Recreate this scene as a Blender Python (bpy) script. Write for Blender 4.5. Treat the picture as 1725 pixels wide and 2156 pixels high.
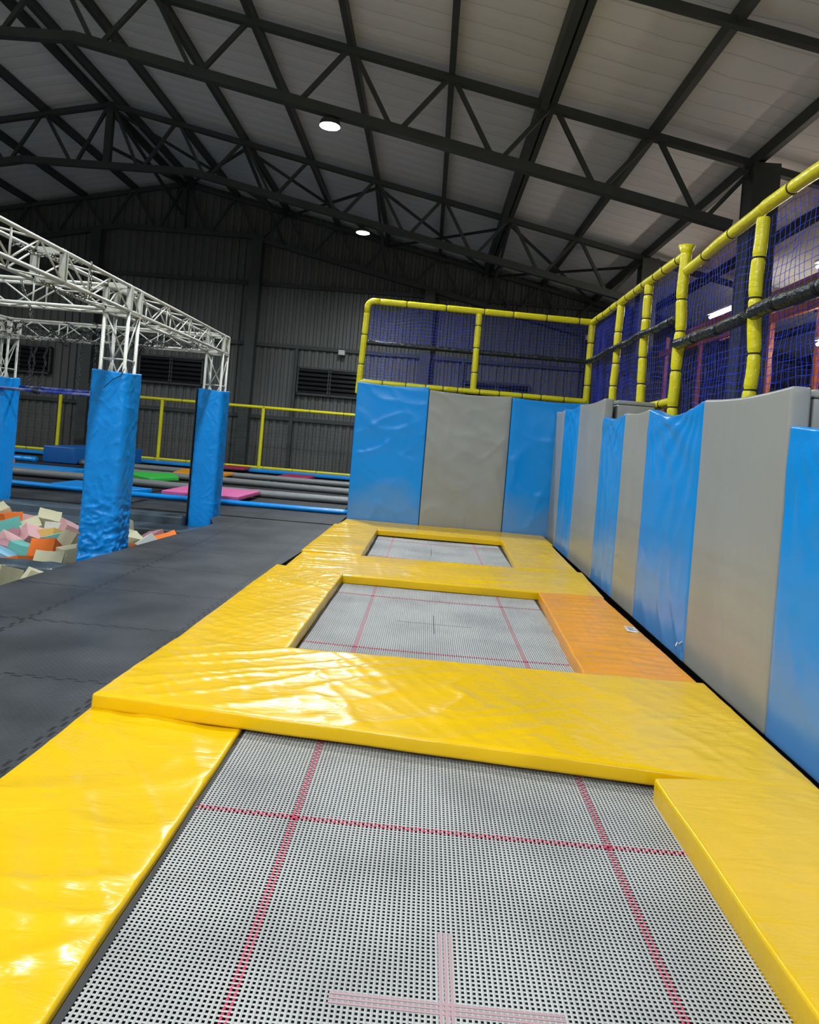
import bpy, math, random
from mathutils import Vector, Matrix, noise
random.seed(7)
for o in list(bpy.data.objects): bpy.data.objects.remove(o)
SC = bpy.context.scene
COL = SC.collection
PI = math.pi

# ---------------------------------------------------------------- camera
cam_d = bpy.data.cameras.new('camera'); cam = bpy.data.objects.new('camera', cam_d); COL.objects.link(cam)
SC.camera = cam
FPX = 1500.0
cam_d.sensor_fit = 'VERTICAL'; cam_d.sensor_height = 36.0; cam_d.sensor_width = 28.8
cam_d.lens = FPX / 2156.0 * 36.0
cam_d.shift_x = 0.0
cam_d.shift_y = -(1078.0 - 927.0) / 2156.0
cam_d.clip_start = 0.05; cam_d.clip_end = 200
yaw = math.radians(1.45); roll = math.atan(0.083)
cam.matrix_world = (Matrix.Translation((0, 0, 1.25)) @ Matrix.Rotation(yaw, 4, 'Z')
                    @ Matrix.Rotation(PI / 2, 4, 'X') @ Matrix.Rotation(roll, 4, 'Z'))

# ---------------------------------------------------------------- world, exposure
w = bpy.data.worlds.new('world'); SC.world = w; w.use_nodes = True
w.node_tree.nodes['Background'].inputs[0].default_value = (0.5, 0.6, 0.8, 1)
w.node_tree.nodes['Background'].inputs[1].default_value = 0.02
SC.view_settings.view_transform = 'Standard'; SC.view_settings.look = 'None'
SC.view_settings.exposure = 0.22; SC.view_settings.gamma = 1.0
SC.view_settings.use_curve_mapping = False
LAMP_STRENGTH = 1150.0        # emission of a high-bay lamp face
TUBE_STRENGTH = 80.0
LAMPS = [(-2.0, 11.5), (-2.0, 17.4), (-2.0, 5.7), (-2.0, -0.3), (-2.0, -6.0),
         (-13.5, 14.5), (-13.5, 5.7), (-8.4, -3.0), (4.5, -4.5), (-13.5, -4.0), (2.0, -7.5), (-5.0, -7.5)]  # closing entries: unseen lamps added so the pale floor bounces light to the roof

# ---------------------------------------------------------------- materials
def mat(name, col, rough=0.5, metal=0.0, coat=0.0, bump=0.0, bscale=8.0, bstretch=(1, 1, 1), var=0.0, emis=None, estr=0,
        spec=0.5, dirt=None, dscale=2.0, damt=0.5, bdist=0.02, scuff_haze=None):
    m = bpy.data.materials.new(name); m.use_nodes = True
    nt = m.node_tree; b = nt.nodes['Principled BSDF']
    b.inputs['Base Color'].default_value = (*col, 1); b.inputs['Roughness'].default_value = rough
    b.inputs['Metallic'].default_value = metal; b.inputs['Coat Weight'].default_value = coat
    b.inputs['Coat Roughness'].default_value = 0.12; b.inputs['Specular IOR Level'].default_value = spec
    if emis: b.inputs['Emission Color'].default_value = (*emis, 1); b.inputs['Emission Strength'].default_value = estr
    tc = nt.nodes.new('ShaderNodeTexCoord')
    if bump:
        mp = nt.nodes.new('ShaderNodeMapping'); mp.inputs['Scale'].default_value = bstretch
        n = nt.nodes.new('ShaderNodeTexNoise'); n.inputs['Scale'].default_value = bscale; n.inputs['Detail'].default_value = 4
        n.inputs['Distortion'].default_value = 0.6
        bu = nt.nodes.new('ShaderNodeBump'); bu.inputs['Strength'].default_value = bump; bu.inputs['Distance'].default_value = bdist
        nt.links.new(tc.outputs['Object'], mp.inputs[0]); nt.links.new(mp.outputs[0], n.inputs['Vector'])
        nt.links.new(n.outputs[0], bu.inputs['Height']); nt.links.new(bu.outputs[0], b.inputs['Normal'])
        if coat: nt.links.new(bu.outputs[0], b.inputs['Coat Normal'])
    if var or dirt:
        n2 = nt.nodes.new('ShaderNodeTexNoise'); n2.inputs['Scale'].default_value = dscale; n2.inputs['Detail'].default_value = 5
        nt.links.new(tc.outputs['Object'], n2.inputs['Vector'])
        r = nt.nodes.new('ShaderNodeMapRange'); r.inputs[1].default_value = 0.42; r.inputs[2].default_value = 0.68
        r.inputs[3].default_value = 0; r.inputs[4].default_value = damt if dirt else 1
        nt.links.new(n2.outputs[0], r.inputs[0])
        mx = nt.nodes.new('ShaderNodeMix'); mx.data_type = 'RGBA'
        mx.inputs[6].default_value = (*col, 1)
        c2 = dirt if dirt else tuple(c * (1 - var) for c in col)
        mx.inputs[7].default_value = (*c2, 1)
        nt.links.new(r.outputs[0], mx.inputs[0]); nt.links.new(mx.outputs[2], b.inputs['Base Color'])
        if scuff_haze:      # scuffed pad feet, with haze reflected off the yellow pads painted in; ragged edge
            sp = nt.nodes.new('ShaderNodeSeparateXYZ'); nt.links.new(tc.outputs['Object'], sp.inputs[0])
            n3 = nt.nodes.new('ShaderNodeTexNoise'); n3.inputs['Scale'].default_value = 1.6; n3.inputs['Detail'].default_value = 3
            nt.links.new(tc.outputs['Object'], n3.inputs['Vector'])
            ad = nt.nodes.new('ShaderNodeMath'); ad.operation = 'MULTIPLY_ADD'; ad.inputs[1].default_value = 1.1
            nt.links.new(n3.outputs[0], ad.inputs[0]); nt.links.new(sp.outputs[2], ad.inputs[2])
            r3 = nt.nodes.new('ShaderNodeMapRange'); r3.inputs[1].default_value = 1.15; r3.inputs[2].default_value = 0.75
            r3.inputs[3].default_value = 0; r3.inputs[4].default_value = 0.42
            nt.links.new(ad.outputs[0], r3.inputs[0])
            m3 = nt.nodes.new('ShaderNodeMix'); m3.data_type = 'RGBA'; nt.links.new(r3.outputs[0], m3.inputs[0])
            nt.links.new(mx.outputs[2], m3.inputs[6]); m3.inputs[7].default_value = (*scuff_haze, 1); nt.links.new(m3.outputs[2], b.inputs['Base Color'])
    return m

YEL = mat('yellow_vinyl', (0.76, 0.455, 0.001), 0.24, spec=0.4, bump=0.30, bscale=5.0, bstretch=(1, 3, 1), dirt=(0.60, 0.385, 0.008), dscale=1.7, damt=0.5)
ORG = mat('orange_vinyl', (0.74, 0.285, 0.001), 0.3, spec=0.35, bump=0.35, bscale=3.0, bstretch=(1, 3.5, 1), dirt=(0.58, 0.25, 0.01), dscale=3.0, damt=0.6)
BLU = mat('blue_vinyl', (0.003, 0.25, 0.72), 0.25, spec=0.38, bump=0.35, bscale=2.5, bstretch=(1, 1, 0.6), dirt=(0.015, 0.235, 0.60), dscale=1.3, damt=0.5, scuff_haze=(0.20, 0.27, 0.34))
BLU2 = mat('blue_pvc_sleeve', (0.003, 0.245, 0.70), 0.3, spec=0.38, bump=0.4, bscale=9.0)
GRY = mat('grey_vinyl', (0.29, 0.30, 0.285), 0.3, spec=0.4, scuff_haze=(0.30, 0.28, 0.22), bump=0.4, bscale=2.2, bstretch=(1, 1, 0.6), dirt=(0.25, 0.25, 0.22), dscale=1.1, damt=0.7)
SLT = mat('slate_vinyl', (0.055, 0.085, 0.11), 0.38, coat=0.3, bump=0.4, bscale=4, dirt=(0.02, 0.03, 0.04), dscale=3)
CGR = mat('court_grey_vinyl', (0.16, 0.17, 0.17), 0.5, bump=0.4, bscale=8)
GRN = mat('green_vinyl', (0.03, 0.42, 0.05), 0.45, bump=0.3)
PNK = mat('pink_vinyl', (0.62, 0.13, 0.33), 0.45, bump=0.3)
CRM = mat('crimson_vinyl', (0.30, 0.02, 0.07), 0.45, bump=0.3)
NAV = mat('deep_blue_vinyl', (0.005, 0.10, 0.36), 0.4, bump=0.3)
BLK = mat('black_foam', (0.012, 0.012, 0.013), 0.6)
BLV = mat('black_gloss_sleeve', (0.012, 0.015, 0.016), 0.25, bump=0.8, bscale=25, spec=0.4)
YFM = mat('yellow_foam_sleeve', (0.74, 0.66, 0.012), 0.28, spec=0.45, bump=0.35, bscale=16, var=0.12)
BAND = mat('webbing_grey', (0.42, 0.42, 0.40), 0.6, dirt=(0.20, 0.20, 0.195), dscale=2.2, damt=0.5)
BAND2 = mat('webbing_grey_warp', (0.56, 0.56, 0.53), 0.6, dirt=(0.30, 0.30, 0.29), dscale=2.2, damt=0.5)
RED = mat('red_thread', (0.50, 0.05, 0.10), 0.6)
RED2 = mat('faded_red_mark', (0.40, 0.25, 0.27), 0.6)
DRK = mat('dark_mark', (0.10, 0.09, 0.095), 0.6)
STL = mat('dark_painted_steel', (0.046, 0.053, 0.048), 0.55, var=0.2)
WHS = mat('white_painted_steel', (0.52, 0.53, 0.48), 0.42, bump=0.15, bscale=20, dirt=(0.36, 0.35, 0.24), dscale=6)
ZNC = mat('galvanised_chain', (0.22, 0.22, 0.20), 0.38, metal=0.8)
CHB = mat('dark_chain', (0.06, 0.06, 0.06), 0.4, metal=0.7)
BBR = mat('blue_painted_bar', (0.01, 0.035, 0.30), 0.45, dirt=(0.3, 0.32, 0.34), dscale=9, damt=0.6)
NET = mat('blue_net_cord', (0.02, 0.06, 0.75), 0.45)
BNET = mat('black_net_cord', (0.03, 0.03, 0.03), 0.6)
RCK = mat('orange_rack_paint', (0.42, 0.10, 0.02), 0.45, var=0.3)
BED = mat('black_bed_fabric', (0.012, 0.012, 0.013), 0.55, bump=0.2, bscale=60)
GLS = mat('dark_louvre_glass', (0.01, 0.01, 0.012), 0.15)
TIE = mat('black_cable_tie', (0.01, 0.01, 0.01), 0.4)
CON = mat('concrete_base', (0.05, 0.05, 0.05), 0.8, bump=0.2)
WHT = mat('white_plastic', (0.6, 0.6, 0.58), 0.5)
LMP = mat('lamp_face', (1, 1, 1), 0.5, emis=(0.89, 0.95, 1.0), estr=LAMP_STRENGTH)
TUB = mat('tube_face', (1, 1, 1), 0.5, emis=(1.0, 0.90, 0.78), estr=TUBE_STRENGTH)
FOAM = {k: mat(k + '_foam', c, 0.85, bump=0.25, bscale=30, var=0.12) for k, c in dict(
    cream=(0.56, 0.53, 0.34), orange=(0.78, 0.17, 0.02), teal=(0.13, 0.42, 0.37), pink=(0.62, 0.36, 0.36),
    mauve=(0.40, 0.20, 0.22), mustard=(0.62, 0.38, 0.10), white=(0.60, 0.63, 0.56), tan=(0.42, 0.40, 0.27), blue=(0.20, 0.45, 0.58)).items()}

class NB:
    """tiny node-math helper"""
    def __init__(s, nt): s.nt = nt
    def m(s, op, a, b=None, c=None):
        n = s.nt.nodes.new('ShaderNodeMath'); n.operation = op
        for i, v in enumerate((a, b, c)):
            if v is None: continue
            if isinstance(v, (int, float)): n.inputs[i].default_value = v
            else: s.nt.links.new(v, n.inputs[i])
        return n.outputs[0]

def rubber_mat_material():
    m = mat('black_interlocking_rubber', (0.040, 0.044, 0.048), 0.5, spec=0.3)
    nt = m.node_tree; b = nt.nodes['Principled BSDF']; N = NB(nt)
    tc = nt.nodes.new('ShaderNodeTexCoord'); sp = nt.nodes.new('ShaderNodeSeparateXYZ'); nt.links.new(tc.outputs['Object'], sp.inputs[0])
    x, y = sp.outputs[0], sp.outputs[1]
    def seam(p, q, off, per):
        # jigsaw: the seam steps from side to side with the other coordinate
        sq = N.m('MULTIPLY', N.m('SUBTRACT', N.m('GREATER_THAN', N.m('FRACT', N.m('DIVIDE', q, 0.1)), 0.5), 0.5), 0.022)
        d = N.m('ADD', N.m('SUBTRACT', p, off), sq)
        f = N.m('MULTIPLY', N.m('ABSOLUTE', N.m('SUBTRACT', N.m('FRACT', N.m('ADD', N.m('DIVIDE', d, per), 0.5)), 0.5)), per)
        return N.m('LESS_THAN', f, 0.007)
    s = N.m('MAXIMUM', seam(x, y, -2.3, 0.93), seam(y, x, 3.30, 0.895))
    # raised dots
    def dot(p): return N.m('POWER', N.m('ABSOLUTE', N.m('SINE', N.m('MULTIPLY', p, 95.0))), 2)
    dots = N.m('MULTIPLY', dot(N.m('ADD', x, y)), dot(N.m('SUBTRACT', x, y)))
    no = nt.nodes.new('ShaderNodeTexNoise'); no.inputs['Scale'].default_value = 2.0; no.inputs['Detail'].default_value = 6
    nt.links.new(tc.outputs['Object'], no.inputs['Vector'])
    cr = nt.nodes.new('ShaderNodeValToRGB'); cr.color_ramp.elements[0].color = (0.019, 0.021, 0.023, 1); cr.color_ramp.elements[1].color = (0.048, 0.052, 0.054, 1)
    cr.color_ramp.elements[0].position = 0.35; cr.color_ramp.elements[1].position = 0.7
    nt.links.new(no.outputs[0], cr.inputs[0])
    mx = nt.nodes.new('ShaderNodeMix'); mx.data_type = 'RGBA'; nt.links.new(s, mx.inputs[0]); nt.links.new(cr.outputs[0], mx.inputs[6])
    mx.inputs[7].default_value = (0.006, 0.006, 0.006, 1); nt.links.new(mx.outputs[2], b.inputs['Base Color'])
    h = N.m('SUBTRACT', N.m('MULTIPLY', dots, 0.25), s)
    bu = nt.nodes.new('ShaderNodeBump'); bu.inputs['Strength'].default_value = 0.7; bu.inputs['Distance'].default_value = 0.004
    nt.links.new(h, bu.inputs['Height']); nt.links.new(bu.outputs[0], b.inputs['Normal'])
    return m
RUB = rubber_mat_material()

def roof_material():
    m = mat('roof_lining', (0.40, 0.40, 0.37), 0.6)
    nt = m.node_tree; b = nt.nodes['Principled BSDF']; N = NB(nt)
    tc = nt.nodes.new('ShaderNodeTexCoord'); sp = nt.nodes.new('ShaderNodeSeparateXYZ'); nt.links.new(tc.outputs['Object'], sp.inputs[0])
    no = nt.nodes.new('ShaderNodeTexNoise'); no.inputs['Scale'].default_value = 1.3; nt.links.new(tc.outputs['Object'], no.inputs['Vector'])
    y = N.m('ADD', sp.outputs[1], N.m('MULTIPLY', no.outputs[0], 0.16))
    f = N.m('ABSOLUTE', N.m('SUBTRACT', N.m('FRACT', N.m('DIVIDE', y, 0.42)), 0.5))
    s = N.m('LESS_THAN', f, 0.028)
    n2 = nt.nodes.new('ShaderNodeTexNoise'); n2.inputs['Scale'].default_value = 0.7; n2.inputs['Detail'].default_value = 5
    nt.links.new(tc.outputs['Object'], n2.inputs['Vector'])
    cr = nt.nodes.new('ShaderNodeValToRGB'); cr.color_ramp.elements[0].color = (0.76, 0.75, 0.70, 1); cr.color_ramp.elements[1].color = (0.86, 0.86, 0.85, 1)
    nt.links.new(n2.outputs[0], cr.inputs[0])
    mx = nt.nodes.new('ShaderNodeMix'); mx.data_type = 'RGBA'; nt.links.new(N.m('MULTIPLY', s, 0.35), mx.inputs[0]); nt.links.new(cr.outputs[0], mx.inputs[6])
    mx.inputs[7].default_value = (0.30, 0.30, 0.28, 1); nt.links.new(mx.outputs[2], b.inputs['Base Color'])
    bu = nt.nodes.new('ShaderNodeBump'); bu.inputs['Strength'].default_value = 0.5; bu.inputs['Distance'].default_value = 0.03
    nt.links.new(N.m('ADD', f, no.outputs[0]), bu.inputs['Height']); nt.links.new(bu.outputs[0], b.inputs['Normal'])
    return m
ROOF = roof_material()
CLAD = mat('grey_steel_cladding', (0.12, 0.125, 0.115), 0.5, var=0.25, dscale=0.6)

# ---------------------------------------------------------------- mesh helpers
class MB:
    def __init__(s): s.v = []; s.f = []
    def add(s, vs, fs):
        n = len(s.v); s.v += [tuple(p) for p in vs]; s.f += [tuple(i + n for i in f) for f in fs]
    def box(s, a, b):
        x0, y0, z0 = a; x1, y1, z1 = b
        s.add([(x0, y0, z0), (x1, y0, z0), (x1, y1, z0), (x0, y1, z0), (x0, y0, z1), (x1, y0, z1), (x1, y1, z1), (x0, y1, z1)],
              [(0, 3, 2, 1), (4, 5, 6, 7), (0, 1, 5, 4), (1, 2, 6, 5), (2, 3, 7, 6), (3, 0, 4, 7)])
        return s
    def beam(s, p0, p1, w_, h_, up=(0, 0, 1)):
        p0 = Vector(p0); p1 = Vector(p1); d = (p1 - p0).normalized(); u = Vector(up)
        x = d.cross(u)
        if x.length < 1e-4: x = d.cross(Vector((1, 0, 0)))
        x.normalize(); z = x.cross(d).normalized(); x *= w_ / 2; z *= h_ / 2
        s.add([p0 - x - z, p0 + x - z, p0 + x + z, p0 - x + z, p1 - x - z, p1 + x - z, p1 + x + z, p1 - x + z],
              [(0, 1, 2, 3), (7, 6, 5, 4), (0, 4, 5, 1), (1, 5, 6, 2), (2, 6, 7, 3), (3, 7, 4, 0)])
        return s
    def path(s, pts, r, n=8, closed=False, cap=True):
        pts = [Vector(p) for p in pts]; m = len(pts); rs = r if isinstance(r, (list, tuple)) else [r] * m
        base = len(s.v); prev = None
        for i, p in enumerate(pts):
            if closed: t = pts[(i + 1) % m] - pts[i - 1]
            else: t = pts[min(i + 1, m - 1)] - pts[max(i - 1, 0)]
            t.normalize()
            if prev is None:
                a = Vector((0, 0, 1)) if abs(t.z) < 0.9 else Vector((1, 0, 0))
                x = t.cross(a).normalized()
            else:
                x = (prev - t * prev.dot(t)).normalized()
            prev = x; y = t.cross(x)
            for k in range(n):
                an = 2 * PI * k / n
                s.v.append(tuple(p + (x * math.cos(an) + y * math.sin(an)) * rs[i]))
        for i in range(m if closed else m - 1):
            a = base + i * n; b = base + ((i + 1) % m) * n
            for k in range(n): s.f.append((a + k, a + (k + 1) % n, b + (k + 1) % n, b + k))
        if cap and not closed:
            s.f.append(tuple(base + k for k in reversed(range(n)))); s.f.append(tuple(base + (m - 1) * n + k for k in range(n)))
        return s
    def tube(s, a, b, r, n=8): return s.path([a, b], r, n)
    def build(s, name, m, parent=None, smooth=False, kind=None):
        me = bpy.data.meshes.new(name); me.from_pydata(s.v, [], s.f); me.materials.append(m)
        if smooth: me.polygons.foreach_set('use_smooth', [True] * len(me.polygons))
        me.update()
        o = bpy.data.objects.new(name, me); COL.objects.link(o)
        if parent is not None:
            o.parent = parent; o.matrix_parent_inverse = Matrix.Translation(-Vector(parent.location))
        if kind: o['kind'] = kind
        return o

def tag(o, label, cat, group=None):
    o['label'] = label; o['category'] = cat
    if group: o['group'] = group
    return o
def thing(name, loc, label, cat, group=None):
    o = bpy.data.objects.new(name, None); COL.objects.link(o); o.location = loc
    o.empty_display_size = 0.1
    return tag(o, label, cat, group)
def smooth_by_angle(o, ang=0.7):
    me = o.data
    me.polygons.foreach_set('use_smooth', [True] * len(me.polygons))
    try: me.set_sharp_from_angle(angle=ang)
    except Exception: pass

def nz(a, b, s): return noise.noise(Vector((a, b, s)))
def wrinkle(seed, amp, fa, fb, crease=0.6, ang=0.35, soft=1.0):
    ca, sa = math.cos(ang), math.sin(ang)
    def f(a, b):
        x, y = a * ca + b * sa, -a * sa + b * ca
        wob = nz(a * 1.1, b * 1.1, seed + 9) * 0.8
        v = soft * 0.5 * nz(a * 1.3, b * 1.3, seed)
        n1 = nz(x * fa + wob, y * fb + wob, seed + 3)
        v += crease * ((1 - abs(n1)) ** 9 - 0.2) * (0.5 + 0.9 * abs(nz(a * 1.5, b * 1.5, seed + 20)) * 1.5)
        n2 = nz(y * fa * 0.7 - wob, x * fb * 1.6, seed + 13)
        v += crease * 0.45 * ((1 - abs(n2)) ** 12)
        return amp * v
    return f

def cushion(name, c, n, th, m, parent=None, r=0.02, res=0.03, disp=None, edge=0.0, seed=0, top_drop=None):
    """rounded slab: c = four back-face corners, n = direction of the face, th = thickness"""
    c = [Vector(p) for p in c]; n = Vector(n).normalized()
    L = ((c[1] - c[0]).length + (c[2] - c[3]).length) / 2; W = ((c[3] - c[0]).length + (c[2] - c[1]).length) / 2
    r = min(r, th * 0.49)
    def ax(D, step):
        k = max(1, int((D - 2 * r) / step))
        return [0, r * 0.3, r * 0.65] + [r + (D - 2 * r) * i / k for i in range(k + 1)] + [D - r * 0.65, D - r * 0.3, D]
    A = ax(L, res); B = ax(W, res); H = [0, r * 0.3, r * 0.65, r] + ([th / 2] if th > 2.5 * r else []) + [th - r, th - r * 0.65, th - r * 0.3, th]
    mb = MB(); idx = {}
    def vid(i, j, k):
        key = (i, j, k)
        if key in idx: return idx[key]
        p = Vector((A[i], B[j], H[k])); q = Vector((min(max(p.x, r), L - r), min(max(p.y, r), W - r), min(max(p.z, r), th - r)))
        d = p - q
        if d.length > 1e-7: p = q + d.normalized() * r
        a, b, h = p
        if edge:
            wgt = 1
            a += edge * nz(b * 3, h * 6, seed + 31) * wgt; b += edge * nz(a * 3, h * 6, seed + 37) * wgt
        if disp and h > th * 0.4:
            ed = min(a, L - a, b, W - b); ef = 0.25 + 0.75 * min(1, max(0, ed) / 0.06)
            h += disp(a, b) * ef * min(1, (h - th * 0.4) / (th * 0.5))
        u, v = a / L, b / W
        P = (c[0] * (1 - u) + c[1] * u) * (1 - v) + (c[3] * (1 - u) + c[2] * u) * v + n * h
        if top_drop: P = P + Vector((0, 0, -top_drop(u, v)))
        idx[key] = len(mb.v); mb.v.append(tuple(P)); return idx[key]
    na, nb, nh = len(A), len(B), len(H)
    for i in range(na - 1):
        for j in range(nb - 1):
            mb.f.append((vid(i, j, nh - 1), vid(i + 1, j, nh - 1), vid(i + 1, j + 1, nh - 1), vid(i, j + 1, nh - 1)))
            mb.f.append((vid(i, j, 0), vid(i, j + 1, 0), vid(i + 1, j + 1, 0), vid(i + 1, j, 0)))
    for k in range(nh - 1):
        for i in range(na - 1):
            mb.f.append((vid(i, 0, k), vid(i + 1, 0, k), vid(i + 1, 0, k + 1), vid(i, 0, k + 1)))
            mb.f.append((vid(i + 1, nb - 1, k), vid(i, nb - 1, k), vid(i, nb - 1, k + 1), vid(i + 1, nb - 1, k + 1)))
        for j in range(nb - 1):
            mb.f.append((vid(0, j + 1, k), vid(0, j, k), vid(0, j, k + 1), vid(0, j + 1, k + 1)))
            mb.f.append((vid(na - 1, j, k), vid(na - 1, j + 1, k), vid(na - 1, j + 1, k + 1), vid(na - 1, j, k + 1)))
    return mb.build(name, m, parent, smooth=True)

def flat(x0, y0, x1, y1, z): return [(x0, y0, z), (x1, y0, z), (x1, y1, z), (x0, y1, z)]

# ================================================================ SETTING
RX, RZ, RS = -8.42, 8.86, 0.21
def roofz(x): return RZ - RS * abs(x - RX)
XL, XR, YB, YF = -21.0, 13.0, -9.0, 23.0
BASE = -0.9

fl = MB().box((XL, YB, BASE - 0.2), (XR, YF, BASE)); fl.build('floor', CON, kind='structure')

# raised rubber-matted walkway beside the pit (one slab, its left edge skewed)
mb = MB()
edge = [(-2.90, -4.0), (-2.90, 4.9), (-2.86, 5.9), (-2.74, 7.2), (-2.60, 8.9), (-2.79, 9.4), (-2.79, 9.75), (-1.07, 9.75), (-1.30, 6.0), (-1.37, -4.0)]
n_ = len(edge)
mb.add([(x, y, BASE) for x, y in edge] + [(x, y, 0.0) for x, y in edge],
       [tuple(reversed(range(n_))), tuple(range(n_, 2 * n_))] + [(i, (i + 1) % n_, n_ + (i + 1) % n_, n_ + i) for i in range(n_)])
mb.f = [tuple(reversed(f)) for f in mb.f]
walk = mb.build('floor_walkway', RUB, kind='structure')
walk.name = 'floor.001'
# unseen pale floor behind and beside camera, added to bounce light onto roof
CPL = mat('pale_bounce_floor', (0.60, 0.59, 0.54), 0.6, var=0.2)
MB().box((XL, YB, BASE), (XR, -4.0, 0.0)).build('floor', CPL, kind='structure')
MB().box((XL, -4.0, BASE), (-8.0, 6.0, 0.0)).build('floor', CPL, kind='structure')
# slab under the court beyond the pit
MB().box((XL, 9.76, BASE), (-1.10, 22.6, -0.03)).build('floor', BED, kind='structure')
# floor of the right-hand hall
MB().box((2.7, -4.0, BASE), (XR, 22.6, 0.0)).build('floor', mat('hall_floor', (0.22, 0.21, 0.20), 0.6, var=0.2), kind='structure')

# roof
mb = MB()
o_ = 0.24
mb.add([(XL, YB, roofz(XL) + o_), (RX, YB, RZ + o_), (RX, YF, RZ + o_), (XL, YF, roofz(XL) + o_),
        (XR, YB, roofz(XR) + o_), (XR, YF, roofz(XR) + o_)], [(0, 1, 2, 3), (1, 4, 5, 2)])
mb.add([(p[0], p[1], p[2] + 0.06) for p in mb.v[:6]], [(3, 2, 1, 0), (2, 5, 4, 1)])
ceil = mb.build('ceiling', ROOF, kind='structure')

def corrugated(x0, x1, y, zf, pitch=0.24, d=0.05):
    mb = MB(); xs = []
    x = x0
    while x < x1:
        for t, dd in ((0, 0), (0.36, 0), (0.45, d), (0.91, d)):
            if x + t * pitch <= x1: xs.append((x + t * pitch, dd))
        x += pitch
    vs = []
    for xx, dd in xs:
        top = zf(xx); vs += [(xx, y - dd, BASE), (xx, y - dd, top)]
    mb.add(vs, [(2 * i, 2 * i + 2, 2 * i + 3, 2 * i + 1) for i in range(len(xs) - 1)])
    mb.add([(x0, y + 0.06, BASE), (x1, y + 0.06, BASE), (x1, y + 0.06, zf(x1)), (RX, y + 0.06, zf(RX)), (x0, y + 0.06, zf(x0))], [(0, 1, 2, 3, 4)])
    return mb
wall_back = corrugated(XL, XR, 23.0, lambda x: roofz(x) + 0.22).build('wall_back', CLAD, kind='structure')
mb = corrugated(YB, YF, 0, lambda x: roofz(XR) + 0.22, 0.25, 0.03)
mb.v = [(XR + (p[1]), p[0], p[2]) for p in mb.v]; mb.build('wall_right', CLAD, kind='structure')
mb = corrugated(YB, YF, 0, lambda x: roofz(XL) + 0.22, 0.25, 0.03)
mb.v = [(XL - p[1], p[0], p[2]) for p in mb.v]; mb.build('wall_left', CLAD, kind='structure')
mb = corrugated(XL, XR, 0, lambda x: roofz(x) + 0.22, 0.25, 0.03)
mb.v = [(p[0], YB - p[1], p[2]) for p in mb.v]; mb.build('wall_front', CLAD, kind='structure')

# girts on the gable wall and purlins under the roof belong to wall and ceiling
for z in (5.9, 3.95, 1.62):
    MB().box((XL, 22.84, z - 0.06), (XR, 22.96, z + 0.06)).build('girt', STL, wall_back)
for k in range(-8, 13):
    if k == 0: xs = [RX - 0.22, RX + 0.22]
    else: xs = [RX + 1.665 * k]
    for x in xs:
        if x < XL + 0.2 or x > XR - 0.2: continue
        big = (k == 6)
        wd = 0.10
        p = MB()
        z = roofz(x) + 0.13
        p.beam((x, YB, z), (x, YF - 0.06, z), wd, 0.20)
        p.build('purlin', STL, ceil)
        if big:
            MB().beam((x - 0.17, YB, z - 0.06), (x - 0.17, YF - 0.06, z - 0.06), 0.12, 0.30).build('purlin', STL, ceil)
mbb = MB(); mbb.beam((RX, 8.45, roofz(RX) + 0.03), (XR, 8.45, roofz(XR) + 0.03), 0.10, 0.10); mbb.beam((RX, 8.45, roofz(RX) + 0.03), (XL, 8.45, roofz(XL) + 0.03), 0.10, 0.10)
mbb.build('sag_rail', STL, ceil)

# windows in the gable
for i, (xa, xb) in enumerate([(-4.35, -2.25), (-9.5, -7.4), (-14.5, -12.4), (1.0, 3.1)]):
    za, zb = 2.45, 3.30; y = 22.82
    wn = MB().box((xa, y, za), (xb, 22.95, zb)).build('window_%d' % (i + 1), GLS, kind='structure')
    fr = MB()
    xm = (xa + xb) / 2
    for a, b in ((xa, xa + .05), (xm - .05, xm - .015), (xm + .015, xm + .05), (xb - .05, xb)): fr.box((a, y - 0.05, za), (b, y, zb))
    fr.box((xa, y - 0.05, za - 0.03), (xb, y, za + 0.03)); fr.box((xa, y - 0.05, zb - 0.03), (xb, y, zb + 0.03))
    f_ = fr.build('window_frame', STL, wn)
    lv = MB()
    for k in range(1, 6):
        z = za + (zb - za) * k / 6
        lv.beam((xa + .05, y - 0.03, z), (xb - .05, y - 0.03, z), 0.09, 0.008, up=(0, 0.6, 0.8))
    lv.build('louvre', GLS, wn)
    tr = MB().box((xa - 0.12, 22.80, BASE), (xa - 0.03, 22.96, 3.95)); tr.build('window_post', STL, wn)

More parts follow.
